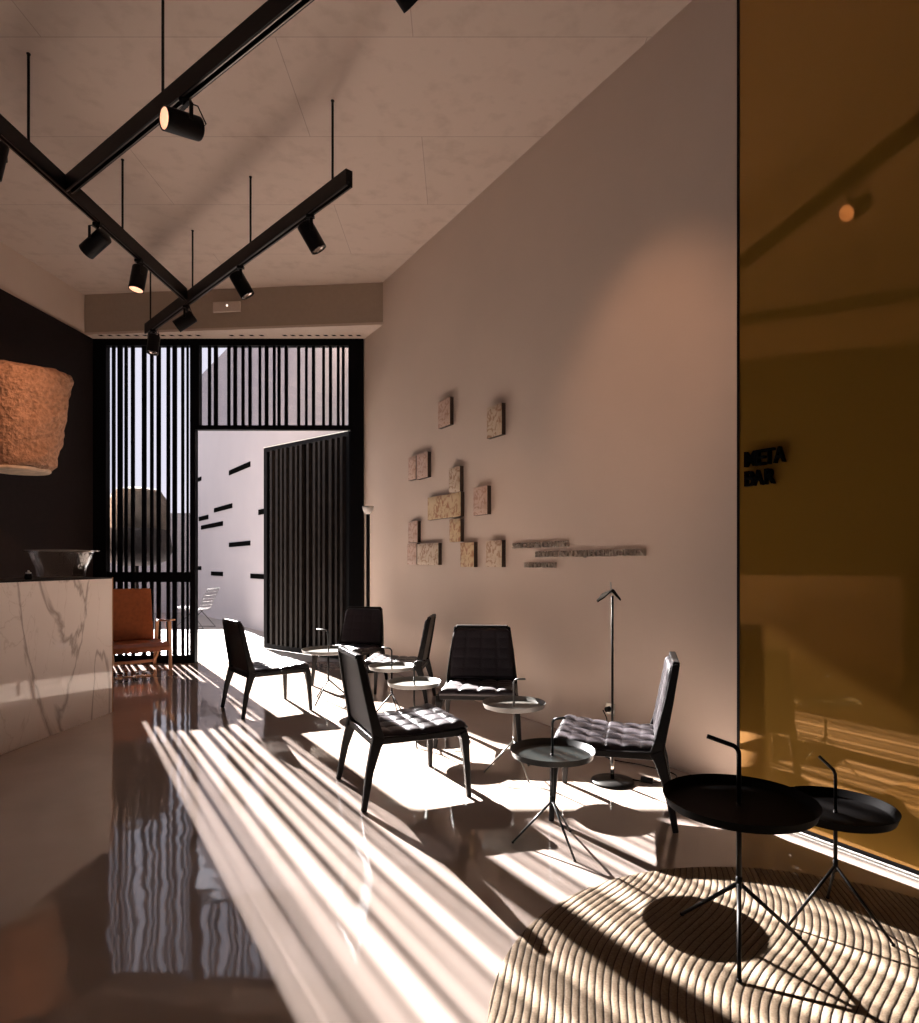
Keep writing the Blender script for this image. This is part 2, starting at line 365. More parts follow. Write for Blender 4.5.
bm = BM(); box(bm, XR0, XR1, SC-.05, SC+.05, 0, TOPZ); struct('door_jamb_right', bm, M['screen']).name = 'trim_3'

# pivoting slatted door, standing open to the courtyard
h0 = Vector((XR0-.02, SC+.09)); h1 = Vector((-2.906, 9.75)); L = (h1-h0).length; ang = math.atan2(h1.y-h0.y, h1.x-h0.x)
g = thing('slatted_door', 'dark slatted glazed door standing open outwards to the courtyard', 'door', (h0.x, h0.y, 0), ang)
b = BM(); DT = 3.0
box(b, 0, L, -.03, .03, .015, .09); box(b, 0, L, -.03, .03, DT-.06, DT); box(b, 0, .05, -.03, .03, .09, DT-.06); box(b, L-.08, L, -.03, .03, .09, DT-.06)
obj('door_frame', b, M['screen'], g)
b = BM(); box(b, .05, L-.08, -.004, .004, .09, DT-.06); obj('pane', b, M['leafpane'], g)
x = .10; k = 0
wseq = [.05, .045, .06, .05, .045, .055, .05]; gseq = [.06, .09, .055, .07, .11, .06, .08]
while x < L-.16:
    ww = wseq[k % 7]; b = BM(); box(b, x, x+ww, -.055, -.006, .09, DT-.06); box(b, x, x+ww, .006, .055, .09, DT-.06); obj('slat', b, M['lead'], g); x += ww+gseq[(k*3) % 7]; k += 1
b = BM(); box(b, 0, L, -.035, .035, DT, DT+.008); obj('cap_strip', b, M['white'], g)

# courtyard
def ox(y): return -4.09-.68*(y-12.8)
bm = BM(); box(bm, -22, 4, SC+.06, 24, -.2, 0); struct('courtyard_floor', bm, M['outfloor']).name = 'floor_courtyard'
bm = BM(); prism(bm, [(ox(8.75), 8.75), (ox(8.75)+.3, 8.75), (ox(17)+.3, 17), (ox(17), 17)], 0, 6.0); struct('wall_courtyard', bm, M['outwall'])
bm = BM(); box(bm, -22, ox(17)+.3, 17, 17.3, 0, 2.6); struct('wall_courtyard_end', bm, M['outwall']).name = 'wall_far'
od = Vector((-.68, 1, 0)).normalized(); on = Vector((-od.y, od.x, 0))
slots = [(229, 250, 468.5, 5), (214, 232, 508, 4.5), (198.7, 208, 518, 4.3), (201, 222.6, 525.5, 4.3), (229, 250, 544, 4.6), (258.5, 272, 511, 5.4), (190, 201, 481, 3.8), (190, 201, 568, 3.8), (211, 222.6, 573.7, 4.2), (250.5, 272, 576.5, 5)]
for i, (a, c, yy, hh) in enumerate(slots):
    def oy(px): return (-4.09+.68*12.8)/((px-459)/FPX+.68)
    y0, y1 = oy(c), oy(a); ym = oy((a+c)/2); z = HCAM+(HOR-yy)*ym/FPX; dz = hh*ym/FPX/2
    P = [Vector((ox(y), y, 0)) for y in (y0, y1)]
    b = BM(); prism(b, [(P[0]+on*.015)[:2], (P[1]+on*.015)[:2], (P[1]-on*.05)[:2], (P[0]-on*.05)[:2]], z-dz, z+dz)
    o = struct('window_%d' % (i+1), b, M['slot']); o['label'] = 'narrow dark slot in the pale courtyard wall'

# amber mirror glass in front of the right wall
GO = .277
def gp(y, off=0): p = Vector((1.783+WS*(y-2.757), y, 0)); return p+wn*off
YG = 3.341
bm = BM(); prism(bm, [gp(YG)[:2], gp(YB)[:2], gp(YB, -.03)[:2], gp(YG, -.03)[:2]], .03, CH)
o = obj('amber_glass_wall', bm, M['amber'], None); props(o, 'tall amber mirror glass panel filling the right side of the lounge', 'glass panel')
bm = BM(); prism(bm, [gp(YG)[:2], gp(YB)[:2], gp(YB, -.03)[:2], gp(YG, -.03)[:2]], .0, .03)
prism(bm, [gp(YG+.012, .003)[:2], gp(YG, .003)[:2], gp(YG, -.03)[:2], gp(YG+.012, -.03)[:2]], .0, CH)
obj('bottom_profile', bm, M['black'], o)
bm = BM(); prism(bm, [gp(YG, .024)[:2], gp(YB, .024)[:2], gp(YB, .008)[:2], gp(YG, .008)[:2]], 0, .014)
prism(bm, [gp(YG, .042)[:2], gp(YB, .042)[:2], gp(YB, .029)[:2], gp(YG, .029)[:2]], 0, .008)
o = obj('floor_channel', bm, M['alu']); o.name = 'baseboard_right'; o['kind'] = 'structure'
# structure filling the gap behind the glass
bm = BM(); prism(bm, [gp(YG-.03, -.035)[:2], gp(YB, -.035)[:2], (wx(YB), YB), (wx(YG), YG)], 0, CH); struct('trim_4', bm, M['darkwall'])

# ------------------------------------------------------------------ counter
c0, c1 = (-3.05, 4.33), (-2.979, 5.588); cs = (c1[0]-c0[0])/(c1[1]-c0[1])
def cx(y): return c1[0]+cs*(y-c1[1])
g = thing('marble_counter', 'white veined marble reception counter with dark top at the left', 'counter', (cx(4.5), 4.5, 0))
bm = BM(); prism(bm, [(cx(2.2)-cx(4.5), -2.3), (cx(5.588)-cx(4.5), 1.088), (cx(5.588)-cx(4.5)-.75, 1.088), (cx(2.2)-cx(4.5)-.75, -2.3)], 0, 1.145)
obj('front_slab', bm, M['marble'], g)
bm = BM(); prism(bm, [(cx(2.2)-cx(4.5), -2.3), (cx(5.588)-cx(4.5), 1.088), (cx(5.588)-cx(4.5)-.75, 1.088), (cx(2.2)-cx(4.5)-.75, -2.3)], 1.145, 1.157)
obj('worktop', bm, M['black'], g)
bm = BM(); prism(bm, [(cx(5.588)-cx(4.5)+.001, 1.083), (cx(5.59)-cx(4.5)+.004, 1.092), (cx(5.59)-cx(4.5)-.75, 1.092), (cx(5.588)-cx(4.5)-.75, 1.0885)], 0, 1.157)
obj('brass_edge', bm, M['oak'], g)

# glass bowl and a small jar on it
g = thing('glass_bowl', 'large clear flared glass bowl standing on the marble counter', 'bowl', (-3.24, 5.3, 1.157))
bm = BM()
prof = [(.0, 0), (.155, 0), (.168, .012), (.185, .10), (.200, .115), (.232, .205), (.238, .215), (.262, .217), (.262, .223), (.236, .222), (.226, .207), (.192, .115), (.177, .10), (.158, .018), (.0, .014)]
lathe(bm, prof, 64); obj('bowl_body', bm, M['bowlglass'], g, smooth=True)
bm = BM(); tube(bm, [(.262*math.cos(2*PI*k/48), .262*math.sin(2*PI*k/48), .221) for k in range(49)], .0035, 6); obj('rim', bm, M['rimglass'], g, smooth=True)  # thin tube painting the highlight along the bowl's lip
bm = BM(); tube(bm, [(.160*math.cos(2*PI*k/48), .160*math.sin(2*PI*k/48), .006) for k in range(49)], .003, 6); obj('foot_ring', bm, M['rimglass'], g, smooth=True)  # same painted highlight around the bowl's foot
for s in (0, PI):
    rings = []; bm = BM()
    for k in range(9):
        a = s-.35+.7*k/8; r0 = .262+.03*math.sin(PI*k/8)
        rings.append([(math.cos(a)*(r0+dr), math.sin(a)*(r0+dr), .22+dz) for dr, dz in ((-.01, -.004), (.006, -.004), (.006, .005), (-.01, .005))])
    loft(bm, rings); obj('lug', bm, M['bowlglass'], g, smooth=True)
g = thing('candle_jar', 'tiny dark jar with a clear lid beside the glass bowl on the counter', 'jar', (-3.145, 4.75, 1.157))
bm = BM(); lathe(bm, [(0, 0), (.022, 0), (.027, .012), (.025, .034), (.019, .042), (0, .042)], 24); obj('jar_body', bm, M['black'], g, smooth=True)
bm = BM(); lathe(bm, [(0, .042), (.018, .042), (.02, .05), (.008, .056), (.006, .066), (0, .068)], 20); obj('lid', bm, M['white'], g, smooth=True)

# ------------------------------------------------------------------ stones
def rocky(bm, prof, n, rx, ry, amp, seed):
    rings = []
    for i, (r, z) in enumerate(prof):
        ring = []
        for k in range(n):
            a = 2*PI*k/n; v = Vector((math.cos(a)*r*rx, math.sin(a)*r*ry, z))
            d = noise.fractal(v*3+Vector((seed, 0, 0)), 1, 2, 5)*amp+noise.noise(v*14+Vector((seed, 3, 0)))*amp*.35
            f = 1+d/max(r, .2) if r > .02 else 1
            ring.append((v.x*f, v.y*f, z+(d*.5 if r < .95 else 0)))
        rings.append(ring)
    loft(bm, rings)
def interp(prof, m):
    o = []
    for (r0, z0), (r1, z1) in zip(prof[:-1], prof[1:]):
        for k in range(m): t = k/m; o.append((r0+(r1-r0)*t, z0+(z1-z0)*t))
    return o+[prof[-1]]
g = thing('hanging_stone', 'large rough brown stone trunk mounted high on the dark left wall', 'stone sculpture', (-4.46, 6.6, 2.20))
bm = BM(); rocky(bm, interp([(.02, .03), (.30, .03), (.33, .06), (.37, .30), (.42, .62), (.47, .90), (.45, .98), (.25, 1.07), (.02, 1.11)], 7), 90, 1, .8, .055, 2.2)
obj('stone_body', bm, M['stone'], g, smooth=True)
bm = BM(); lathe(bm, [(0, .0), (.26, .0), (.275, .012), (.275, .035), (0, .035)], 48); obj('base_slab', bm, M['sandstone'], g)  # pale disc stands in for the stone's lit underside
for z in (.5, .9): bm = BM(); tube(bm, [(-.2, 0, z), (-.38, 0, z)], .03); obj('wall_bracket', bm, M['black'], g)

g = thing('courtyard_sculpture', 'rounded stone standing in a dark bowl outside behind the left screen', 'stone sculpture', (-4.49, 9.05, 0)); g.scale = (1.0, .9, 1.02)
bm = BM(); rocky(bm, interp([(.0, 1.68), (.41, 1.68), (.43, 1.78), (.40, 2.05), (.30, 2.25), (.02, 2.30)], 5), 60, 1, .9, .03, 5.1)
obj('stone_body', bm, M['stone2'], g, smooth=True)
bm = BM(); lathe(bm, [(0, 1.22), (.20, 1.22), (.40, 1.29), (.47, 1.42), (.43, 1.70), (.41, 1.72), (0, 1.72)], 64); obj('stone_bowl', bm, M['bowlstone'], g, smooth=True)
bm = BM(); lathe(bm, [(0, 0), (.2, 0), (.2, .02), (.03, .03), (.03, 1.22), (0, 1.22)], 24); obj('stand', bm, M['black'], g)

# ------------------------------------------------------------------ ceiling track
TZ = 4.01; TH, TW = .115, .055
def track(name, label, p0, p1, rods, trim0=0):
    p0, p1 = Vector((*p0, TZ)), Vector((*p1, TZ)); d = (p1-p0).normalized()
    g = thing(name, label, 'light track', tuple((p0+p1)/2), 0, 'suspended light tracks')
    o = Vector(g.location)
    b = BM(); s = Vector((0, 0, 1)).cross(d).normalized()
    prof = [(-TW/2, TH/2), (TW/2, TH/2), (TW/2, -TH/2), (.012, -TH/2), (.012, -TH/2+.03), (-.012, -TH/2+.03), (-.012, -TH/2), (-TW/2, -TH/2)]
    loft(b, [[p-o+s*u+Vector((0, 0, v)) for u, v in prof] for p in (p0+d*trim0, p1)])
    obj('rail', b, M['black'], g)
    b = BM()
    for u in (-.016, .016): bar(b, p0-o+d*trim0+s*u+Vector((0, 0, -TH/2-.002)), p1-o+s*u+Vector((0, 0, -TH/2-.002)), .006, .004, side=s)
    obj('conductor', b, mat('track_lip', (.12, .10, .09), .3, metal=.7), g)
    for y in rods:
        t = (y-p0.y)/(p1.y-p0.y); p = p0+(p1-p0)*t-o
        b = BM(); tube(b, [p+Vector((0, 0, TH/2)), p+Vector((0, 0, CH-TZ-.006))], .009, 8)
        lathe(b, [(0, CH-TZ-.008), (.013, CH-TZ-.008), (.013, CH-TZ-.001), (0, CH-TZ-.001)], 16, (p.x, p.y, 0)); obj('suspension_rod', b, M['black'], g)
    return g
def A(y): return (-3.017+.034*y, y)
def B(y): return (-2.856+1.3*(4.73-y), y)
def Cc(y): return (3.662-.962*y, y)
track('light_track', 'long black ceiling track running along the left side of the room', A(6.655), A(1.0), [5.47, 4.335, 2.6], trim0=.04)
track('light_track', 'black ceiling track branching to the upper right towards the amber glass', B(4.73), B(1.9), [3.9, 2.4], trim0=.05)
track('light_track', 'short black ceiling track nearest the slatted screen', Cc(7.60), Cc(4.62), [7.515, 6.634, 5.713, 4.774])

def spotlight(label, p, aim, lens='dimlamp', energy=0, cone=30, drop=.15, target=None):
    z0 = TZ-TH/2-.0055
    g = thing('track_spotlight', label, 'spotlight', (p[0], p[1], z0), 0, 'spotlights on the ceiling tracks')
    aim = Vector(aim).normalized(); R, Ln = .064, .215
    piv = Vector((0, 0, -drop))
    b = BM(); box(b, -.03, .03, -.018, .018, -.022, 0); tube(b, [(0, 0, -.02), (0, 0, -.045)], .014, 10); obj('adapter', b, M['black'], g)
    h = Vector((aim.x, aim.y, 0)); h = h.normalized() if h.length > .05 else Vector((1, 0, 0))
    s = Vector((-h.y, h.x, 0)) ; s2 = s
    b = BM()
    rail3(b, [piv+s*(R+.010), Vector((0, 0, -.055))+s*(R+.010), Vector((0, 0, -.042))+s*(R-.012), Vector((0, 0, -.042))-s*(R-.012), Vector((0, 0, -.055))-s*(R+.010), piv-s*(R+.010)], [.022]*6, [.006]*6, h)
    obj('bracket', b, M['black'], g)
    q = aim.to_track_quat('Z', 'Y').to_matrix()
    def L(prof, n=36):
        bb = BM(); rings = [[piv+q @ Vector((max(r, 1e-4)*math.cos(2*PI*k/n), max(r, 1e-4)*math.sin(2*PI*k/n), z)) for k in range(n)] for r, z in prof]; loft(bb, rings); return bb
    obj('housing', L([(0, -Ln*.42), (R*.8, -Ln*.42), (R*.95, -Ln*.39), (R, -Ln*.36), (R, Ln*.58), (R*.9, Ln*.58), (R*.88, Ln*.50), (0, Ln*.49)]), M['black'], g, smooth=True).modifiers.new('e', 'EDGE_SPLIT').split_angle = .6
    obj('reflector', L([(0, Ln*.495), (R*.3, Ln*.50), (R*.86, Ln*.565), (R*.86, Ln*.555), (0, Ln*.49)]), M[lens], g, smooth=True)
    b = BM(); P = [Vector((.0, 0, -.03))+s*.02, Vector((0, 0, -.05))+s*.05-aim*.05, piv+s*.07-aim*.09, piv-aim*(Ln*.42)+s*.02]
    tube(b, P, .004, 6); obj('cable', b, M['black'], g)
    if energy:
        ld = bpy.data.lights.new('spot', 'SPOT'); ld.energy = energy; ld.color = (1, .54, .32); ld.spot_size = math.radians(cone); ld.spot_blend = .9; ld.shadow_soft_size = .04
        lo = bpy.data.objects.new('spot', ld); C.objects.link(lo); lo.parent = g; lo.location = piv+aim*(Ln*.6)
        lo.rotation_euler = (-aim).to_track_quat('Z', 'Y').to_euler()
    return g
spotlight('large lit spotlight aimed left, on the upper branching track', B(3.746), (-.68, -.72, -.17), 'lamp', 40, 45)
spotlight('spotlight tilted down to the left, upper one of the long left track', A(5.11), (-1.5, .45, -.90), 'dimlamp', 170, 84)
spotlight('spotlight pointing straight down from the long left track', A(5.725), (-.12, -.12, -1), 'lamp', 25, 40)
spotlight('spotlight tilted down to the right near the free end of the short track', Cc(4.996), (.52, .18, -.9), 'dimlamp', 20, 40)
spotlight('spotlight tilted right below the middle of the short track', Cc(5.853), (.50, .18, -.9))
spotlight('spotlight tilted left just beside the junction of the two tracks', Cc(6.749), (-.75, -.1, -.55))
spotlight('spotlight hanging at the far end of the short track, against the slats', Cc(7.443), (-.05, -.15, -1))
spotlight('spotlight cut by the left picture edge', A(4.03), (-.3, .1, -.9))
sp9 = Vector((*B(2.74), 3.80)); tgt = on_wall(650, 368)
spotlight('spotlight barely visible at the top picture edge', B(2.74), tgt-sp9, 'lamp', 42, 50, drop=.18)

# emergency light and air vents on the bulkhead
def bulk(px, py):
    s = (br_[1]-bl[1])/(br_[0]-bl[0]); k = (px-459)/FPX; y = (bl[1]-s*bl[0])/(1-s*k); return Vector((k*y, y, HCAM+(HOR-py)*y/FPX))
p = bulk(227, 307.5); bd = Vector((br_[0]-bl[0], br_[1]-bl[1], 0)).normalized()
g = thing('emergency_light', 'small white emergency light box on the wall band above the screen', 'emergency light', tuple(p), math.atan2(bd.y, bd.x))
b = BM(); box(b, -.175, .175, -.035, -.001, -.065, .065); obj('light_body', b, M['soffit'], g, bevel=.01)
b = BM(); lathe(b, [(0, 0), (.012, 0), (.010, .008), (0, .01)], 16, (0, 0, 0))
for v in b.verts: v.co = Vector((v.co.x+.01, -.035-v.co.z, v.co.y+.01))
obj('indicator', b, mat('indicator_lamp', (.9, .85, .8), .3, emit=(1, .85, .75), es=1.5), g)
groups_v = [(96, 202), (226, 266), (280, 362)]
lab = ['left run of dark vent slots in the pale soffit over the screen', 'middle run of dark vent slots in the pale soffit over the doorway', 'right run of dark vent slots in the pale soffit near the wall']
for (a, c), lb in zip(groups_v, lab):
    n = int((c-a)/8.2); pts = []
    y = 8.22
    g = thing('air_vent', lb, 'air vent', ((((a+c)/2)-459)*y/FPX, y, SH-.004), 0, 'soffit air vents')
    b = BM(); x0, x1 = (a-459)*y/FPX-g.location.x, (c-459)*y/FPX-g.location.x
    dy = -.02*(0)
    box(b, x0-.02, x1+.02, -.05, .05, 0, .004); obj('vent_plate', b, M['soffit'], g)
    for k in range(n):
        b = BM(); u = x0+(x1-x0)*(k+.5)/n; prism(b, [(u-.03, -.02), (u+.02, -.02), (u+.035, .02), (u-.015, .02)], -.002, .001)
        obj('vent_slot', b, M['slot'], g)

# ------------------------------------------------------------------ wall tiles and lettering
tiles = [(441, 453, 400, 427, 'tile_pink', 'small pale ceramic relief tile, topmost on the wall'),
 (490, 505, 406, 437, 'tile_cream', 'ceramic relief tile at the upper right of the wall group'),
 (411, 418.6, 457, 480, 'tile_pink', 'narrow ceramic tile, left of the close pair at the upper left'),
 (419.4, 430.5, 453.5, 478.5, 'tile_pink', 'wider ceramic tile, right of the close pair at the upper left'),
 (452, 463, 467.5, 492.6, 'tile_cream', 'ceramic tile at the top of the central stepped cluster'),
 (430, 463, 495, 518.5, 'tile_ochre', 'wide ochre ceramic tile in the middle of the central cluster'),
 (452.5, 463.5, 519, 542, 'tile_ochre', 'upright ceramic tile directly below the wide ochre tile'),
 (476.5, 490.5, 487, 515, 'tile_pink', 'single ceramic tile with a dark motif right of the central cluster'),
 (411, 420.3, 521.5, 542.5, 'tile_pink', 'upright tile on top of the lower left corner cluster'),
 (410, 419.4, 543.5, 564.5, 'tile_pink', 'small tile at the bottom left of the corner cluster'),
 (419.8, 441, 543.5, 565, 'tile_cream', 'broad tile at the bottom right of the corner cluster'),
 (463.5, 477, 542.5, 567, 'tile_ochre', 'orange patterned tile at the lower right tip of the central cluster'),
 (489, 505, 540.5, 567, 'tile_cream', 'cream tile closest to the small wall lettering')]
for a, c, t0, t1, m, lb in tiles:
    P0, P1 = on_wall(a, 500), on_wall(c, 500); pc = on_wall((a+c)/2, (t0+t1)/2); wdt = (P1-P0).length
    hh = abs(on_wall((a+c)/2, t0).z-on_wall((a+c)/2, t1).z)
    rz = math.atan2(-wd.y, -wd.x)
    g = thing('ceramic_tile', lb, 'tile', tuple(pc), rz, 'ceramic tiles on the right wall')
    b = BM(); box(b, -wdt/2, wdt/2, -.034, 0, -hh/2, hh/2)
    # local +y points away from the room: shift so the tile stands proud of the plaster
    th = .04
    b.free(); b = BM(); box(b, -wdt/2, wdt/2, -th, -.001, -hh/2, hh/2); obj('tile_body', b, M['tile_edge'], g)
    b = BM(); nx_, nz_ = 8, 8; grid = []
    for j in range(nz_+1):
        row = []
        for i in range(nx_+1):
            u = -wdt/2+wdt*i/nx_; v = -hh/2+hh*j/nz_; e = 0 if i in (0, nx_) or j in (0, nz_) else .006*noise.noise(Vector((u*18+pc.x*9, v*18, pc.z*7)))+.007
            row.append(b.verts.new((u, -th-.001-e, v)))
        grid.append(row)
    for j in range(nz_):
        for i in range(nx_): b.faces.new((grid[j][i], grid[j][i+1], grid[j+1][i+1], grid[j+1][i]))
    obj('glazed_face', b, M[m], g, smooth=True)
def text(name, s, p, rot, width, height, m, ext, parent=None, off=.012):
    cu = bpy.data.curves.new(name, 'FONT'); cu.body = s; cu.extrude = ext; cu.size = 1; cu.offset = 0
    o = bpy.data.objects.new(name, cu); C.objects.link(o); cu.materials.append(m)
    bpy.context.view_layer.update(); d = o.dimensions.copy()
    k = height/.70; cu.size = k; cu.extrude = ext; cu.offset = off*k
    bpy.context.view_layer.update(); d = o.dimensions.copy()
    o.scale = (width/d.x, 1, 1)
    sc_ = width/d.x
    me = bpy.data.meshes.new_from_object(o.evaluated_get(bpy.context.evaluated_depsgraph_get()))
    bpy.data.objects.remove(o); me.name = name
    for v in me.vertices: v.co.x *= sc_
    o = bpy.data.objects.new(name, me); C.objects.link(o)
    o.rotation_euler = rot; o.location = p
    if parent: o.parent = parent; o.location = Vector(p)-Vector(parent.location)
    return o
trot = Matrix(((-wd.x, 0, wn.x), (-wd.y, 0, wn.y), (0, 1, 0))).to_euler()
for s, a, c, yb, h, lb in (('SPACE FOR CERAMIC', 513.5, 569, 548.6, 4.6, 'small raised metal letters, top line of the wall text'),
                        ('PRODUCT AND UNIQUE CERAMIC DESIGN', 536.5, 645.5, 557.4, 5.2, 'small raised metal letters, long middle line of the wall text'),
                        ('IN MOTION', 525.5, 556, 567.6, 4.2, 'small raised metal letters, short bottom line of the wall text')):
    P0, P1 = on_wall(a, yb, .02), on_wall(c, yb, .02); y = P0.y
    o = text('wall_lettering', s, on_wall(a, yb, .014), trot, (on_wall(c, yb)-on_wall(a, yb)).length, 1.3*h*(P0.y+P1.y)/2/FPX, M['letters'], .010, off=-.004)
    props(o, lb, 'lettering', 'lettering on the right wall')
def on_glass(px, py, off=0):
    y = (1.783-WS*2.757)/((px-459)/FPX-WS); return gp(y, off)+Vector((0, 0, HCAM+(HOR-py)*y/FPX))
g = thing('bar_sign', 'raised black META BAR letters on the amber glass', 'sign', tuple(on_glass(765, 470, .0)))
for word, a, c, yb in (('META', 745.5, 787, 467.5), ('BAR', 745.5, 775.5, 486.8)):
    w_ = on_glass(a, yb)-on_glass(c, yb); full = w_.length; x = 0; adv = {'M': 1.12, 'E': .86, 'T': .9, 'A': 1.0, 'B': .95, 'R': .95}
    tot = sum(adv[ch] for ch in word); z_ = on_glass(a, yb).z
    for ch in word:
        p = on_glass(a, yb, .014)-wd*(full*x/tot); p.z = z_
        o = text('letter', ch, p, trot, full*adv[ch]/tot*.95, .076, M['blacksign'], .012, g); x += adv[ch]

# ------------------------------------------------------------------ rug
bm = BM(); R = RUG[2]; lathe(bm, [(0, .001), (R-.006, .001), (R, .006), (R-.004, .012), (R-.02, .014), (0, .014)], 160)
o = obj('round_rug', bm, M['rug'], None, smooth=False); o.location = (RUG[0], RUG[1], 0); props(o, 'large round jute rug with wavy corded rows, lower right', 'rug')
RT = .0155

# ------------------------------------------------------------------ chairs
def quilt(nu, nv, cu_, cv_, corner, depth, name):
    """pad: corner(u, v) -> point, bulging along its normal between stitched seams; closed underneath"""
    b = BM(); top = []; 
    for j in range(nv+1):
        row = []
        for i in range(nu+1):
            u, v = i/nu, j/nv; p, n = corner(u, v)
            hgt = (abs(math.sin(PI*u*cu_))**.3)*(abs(math.sin(PI*v*cv_))**.3)
            e = min(u, 1-u, v, 1-v); ed = min(1, e/.05)
            row.append(b.verts.new(p+n*(depth*hgt+.012*ed**.5)))
        top.append(row)
    for j in range(nv):
        for i in range(nu): b.faces.new((top[j][i], top[j][i+1], top[j+1][i+1], top[j+1][i]))
    def under(u, v): p, n = corner(u, v); return b.verts.new(p-n*.018)
    bot = [[under(i/nu, j/nv) for i in range(nu+1)] for j in range(nv+1)]
    for j in range(nv):
        for i in range(nu): b.faces.new((bot[j][i], bot[j+1][i], bot[j+1][i+1], bot[j][i+1]))
    for i in range(nu):
        b.faces.new((top[0][i], bot[0][i], bot[0][i+1], top[0][i+1])); b.faces.new((top[nv][i], top[nv][i+1], bot[nv][i+1], bot[nv][i]))
    for j in range(nv):
        b.faces.new((top[j][0], top[j+1][0], bot[j+1][0], bot[j][0])); b.faces.new((top[j][nu], bot[j][nu], bot[j+1][nu], top[j+1][nu]))
    return b
def make_chair(label, loc, rz):
    g = thing('lounge_chair', label, 'chair', loc, rz, 'black lounge chairs')
    fr = Vector((1, 0, 0))
    for s in (1, -1):
        b = BM(); rail3(b, [(.300, s*.292, 0), (.290, s*.276, .22), (.282, s*.268, .315), (.270, s*.262, .350)], [.026, .036, .046, .05], [.026, .036, .05, .06], fr); obj('leg', b, M['blackwood'], g, bevel=.006)
        b = BM(); rail3(b, [(-.285, s*.278, 0), (-.250, s*.264, .20), (-.215, s*.256, .325), (-.195, s*.252, .37)], [.028, .040, .056, .07], [.026, .034, .040, .040], fr); obj('leg', b, M['blackwood'], g, bevel=.006)
    b = BM()
    for s in (1, -1): rail3(b, [(-.225, s*.252, .350), (.0, s*.258, .346), (.292, s*.264, .352)], [.04, .032, .04], [.035, .03, .035], Vector((0, 0, 1)))
    rail3(b, [(.287, -.262, .352), (.287, .262, .352)], [.038, .038], [.03, .03], Vector((0, 0, 1)))
    rail3(b, [(-.215, -.252, .340), (-.215, .252, .340)], [.04, .04], [.03, .03], Vector((0, 0, 1)))
    obj('seat_frame', b, M['blackwood'], g, bevel=.005)
    b = BM()
    for s in (1, -1): rail3(b, [(-.195, s*.255, .335), (-.215, s*.252, .42), (-.255, s*.232, .60), (-.290, s*.205, .78)], [.068, .052, .042, .034], [.030, .030, .028, .026], fr)
    rail3(b, [(-.291, -.200, .782), (-.291, .200, .782)], [.034, .034], [.028, .028], Vector((1, 0, 0)))
    obj('back_frame', b, M['blackwood'], g, bevel=.006)
    def bk(x0, z0):
        return x0
    b = BM(); rings = []
    for t in [i/8 for i in range(9)]:
        z = .375+t*.41; x = -.212-.078*t; hw = .25-.038*t; rings.append([(x-.008, -hw, z), (x-.008, hw, z), (x+.006, hw, z), (x+.006, -hw, z)])
    loft(b, rings); obj('back_shell', b, M['blackwood'], g)
    nb = Vector((.98, 0, .18)).normalized()
    def cb(u, v):
        z = .40+v*.375; t = (z-.375)/.41; x = -.200-.078*t; hw = .262-.044*t-(.035*((v-.88)/.12)**2 if v > .88 else 0); return Vector((x+.004, -hw+2*hw*u, z)), nb
    obj('backrest', quilt(40, 48, 4, 5, cb, .005, 'b'), M['leather'], g, smooth=True)
    def cs_(u, v):
        x = -.205+v*.510; hw = .243+.022*v; z = .368+.020*v-.012*math.sin(PI*min(1, v*1.1)); 
        if v > .93: z -= (v-.93)*.10
        return Vector((x, -hw+2*hw*u, z)), Vector((0, 0, 1))
    obj('seat', quilt(40, 56, 4, 6, cs_, .0145, 's'), M['leather'], g, smooth=True)
    return g
def ang2(dx, dy): return math.atan2(dy, dx)
chairs = [((-1.707, 5.714, 0), (.804, .595), 'black lounge chair nearest the doorway, seen from behind at the left of the group'),
 ((-.341, 3.70, 0), (.915, .402), 'front black lounge chair seen from behind, striped sunlight on its seat'),
 ((-1.16, 6.98, 0), (-.35, -.93), 'black lounge chair farthest back, by the open door under the white lamp'),
 ((.150, 4.77, 0), (-.09, -1), 'black lounge chair against the wall, its wide back facing the camera'),
 ((.822, 3.42, 0), (-.963, .268), 'black lounge chair at the right with quilted seat, turned left, before the slim lamp'),
 ((-.545, 6.02, 0), (-1, .08), 'black lounge chair seen edge-on between the two wall-side chairs')]
c0_ = make_chair(chairs[0][2], chairs[0][0], ang2(*chairs[0][1]))
for loc, d, lb in chairs[1:]: dup(c0_, loc, ang2(*d), lb)

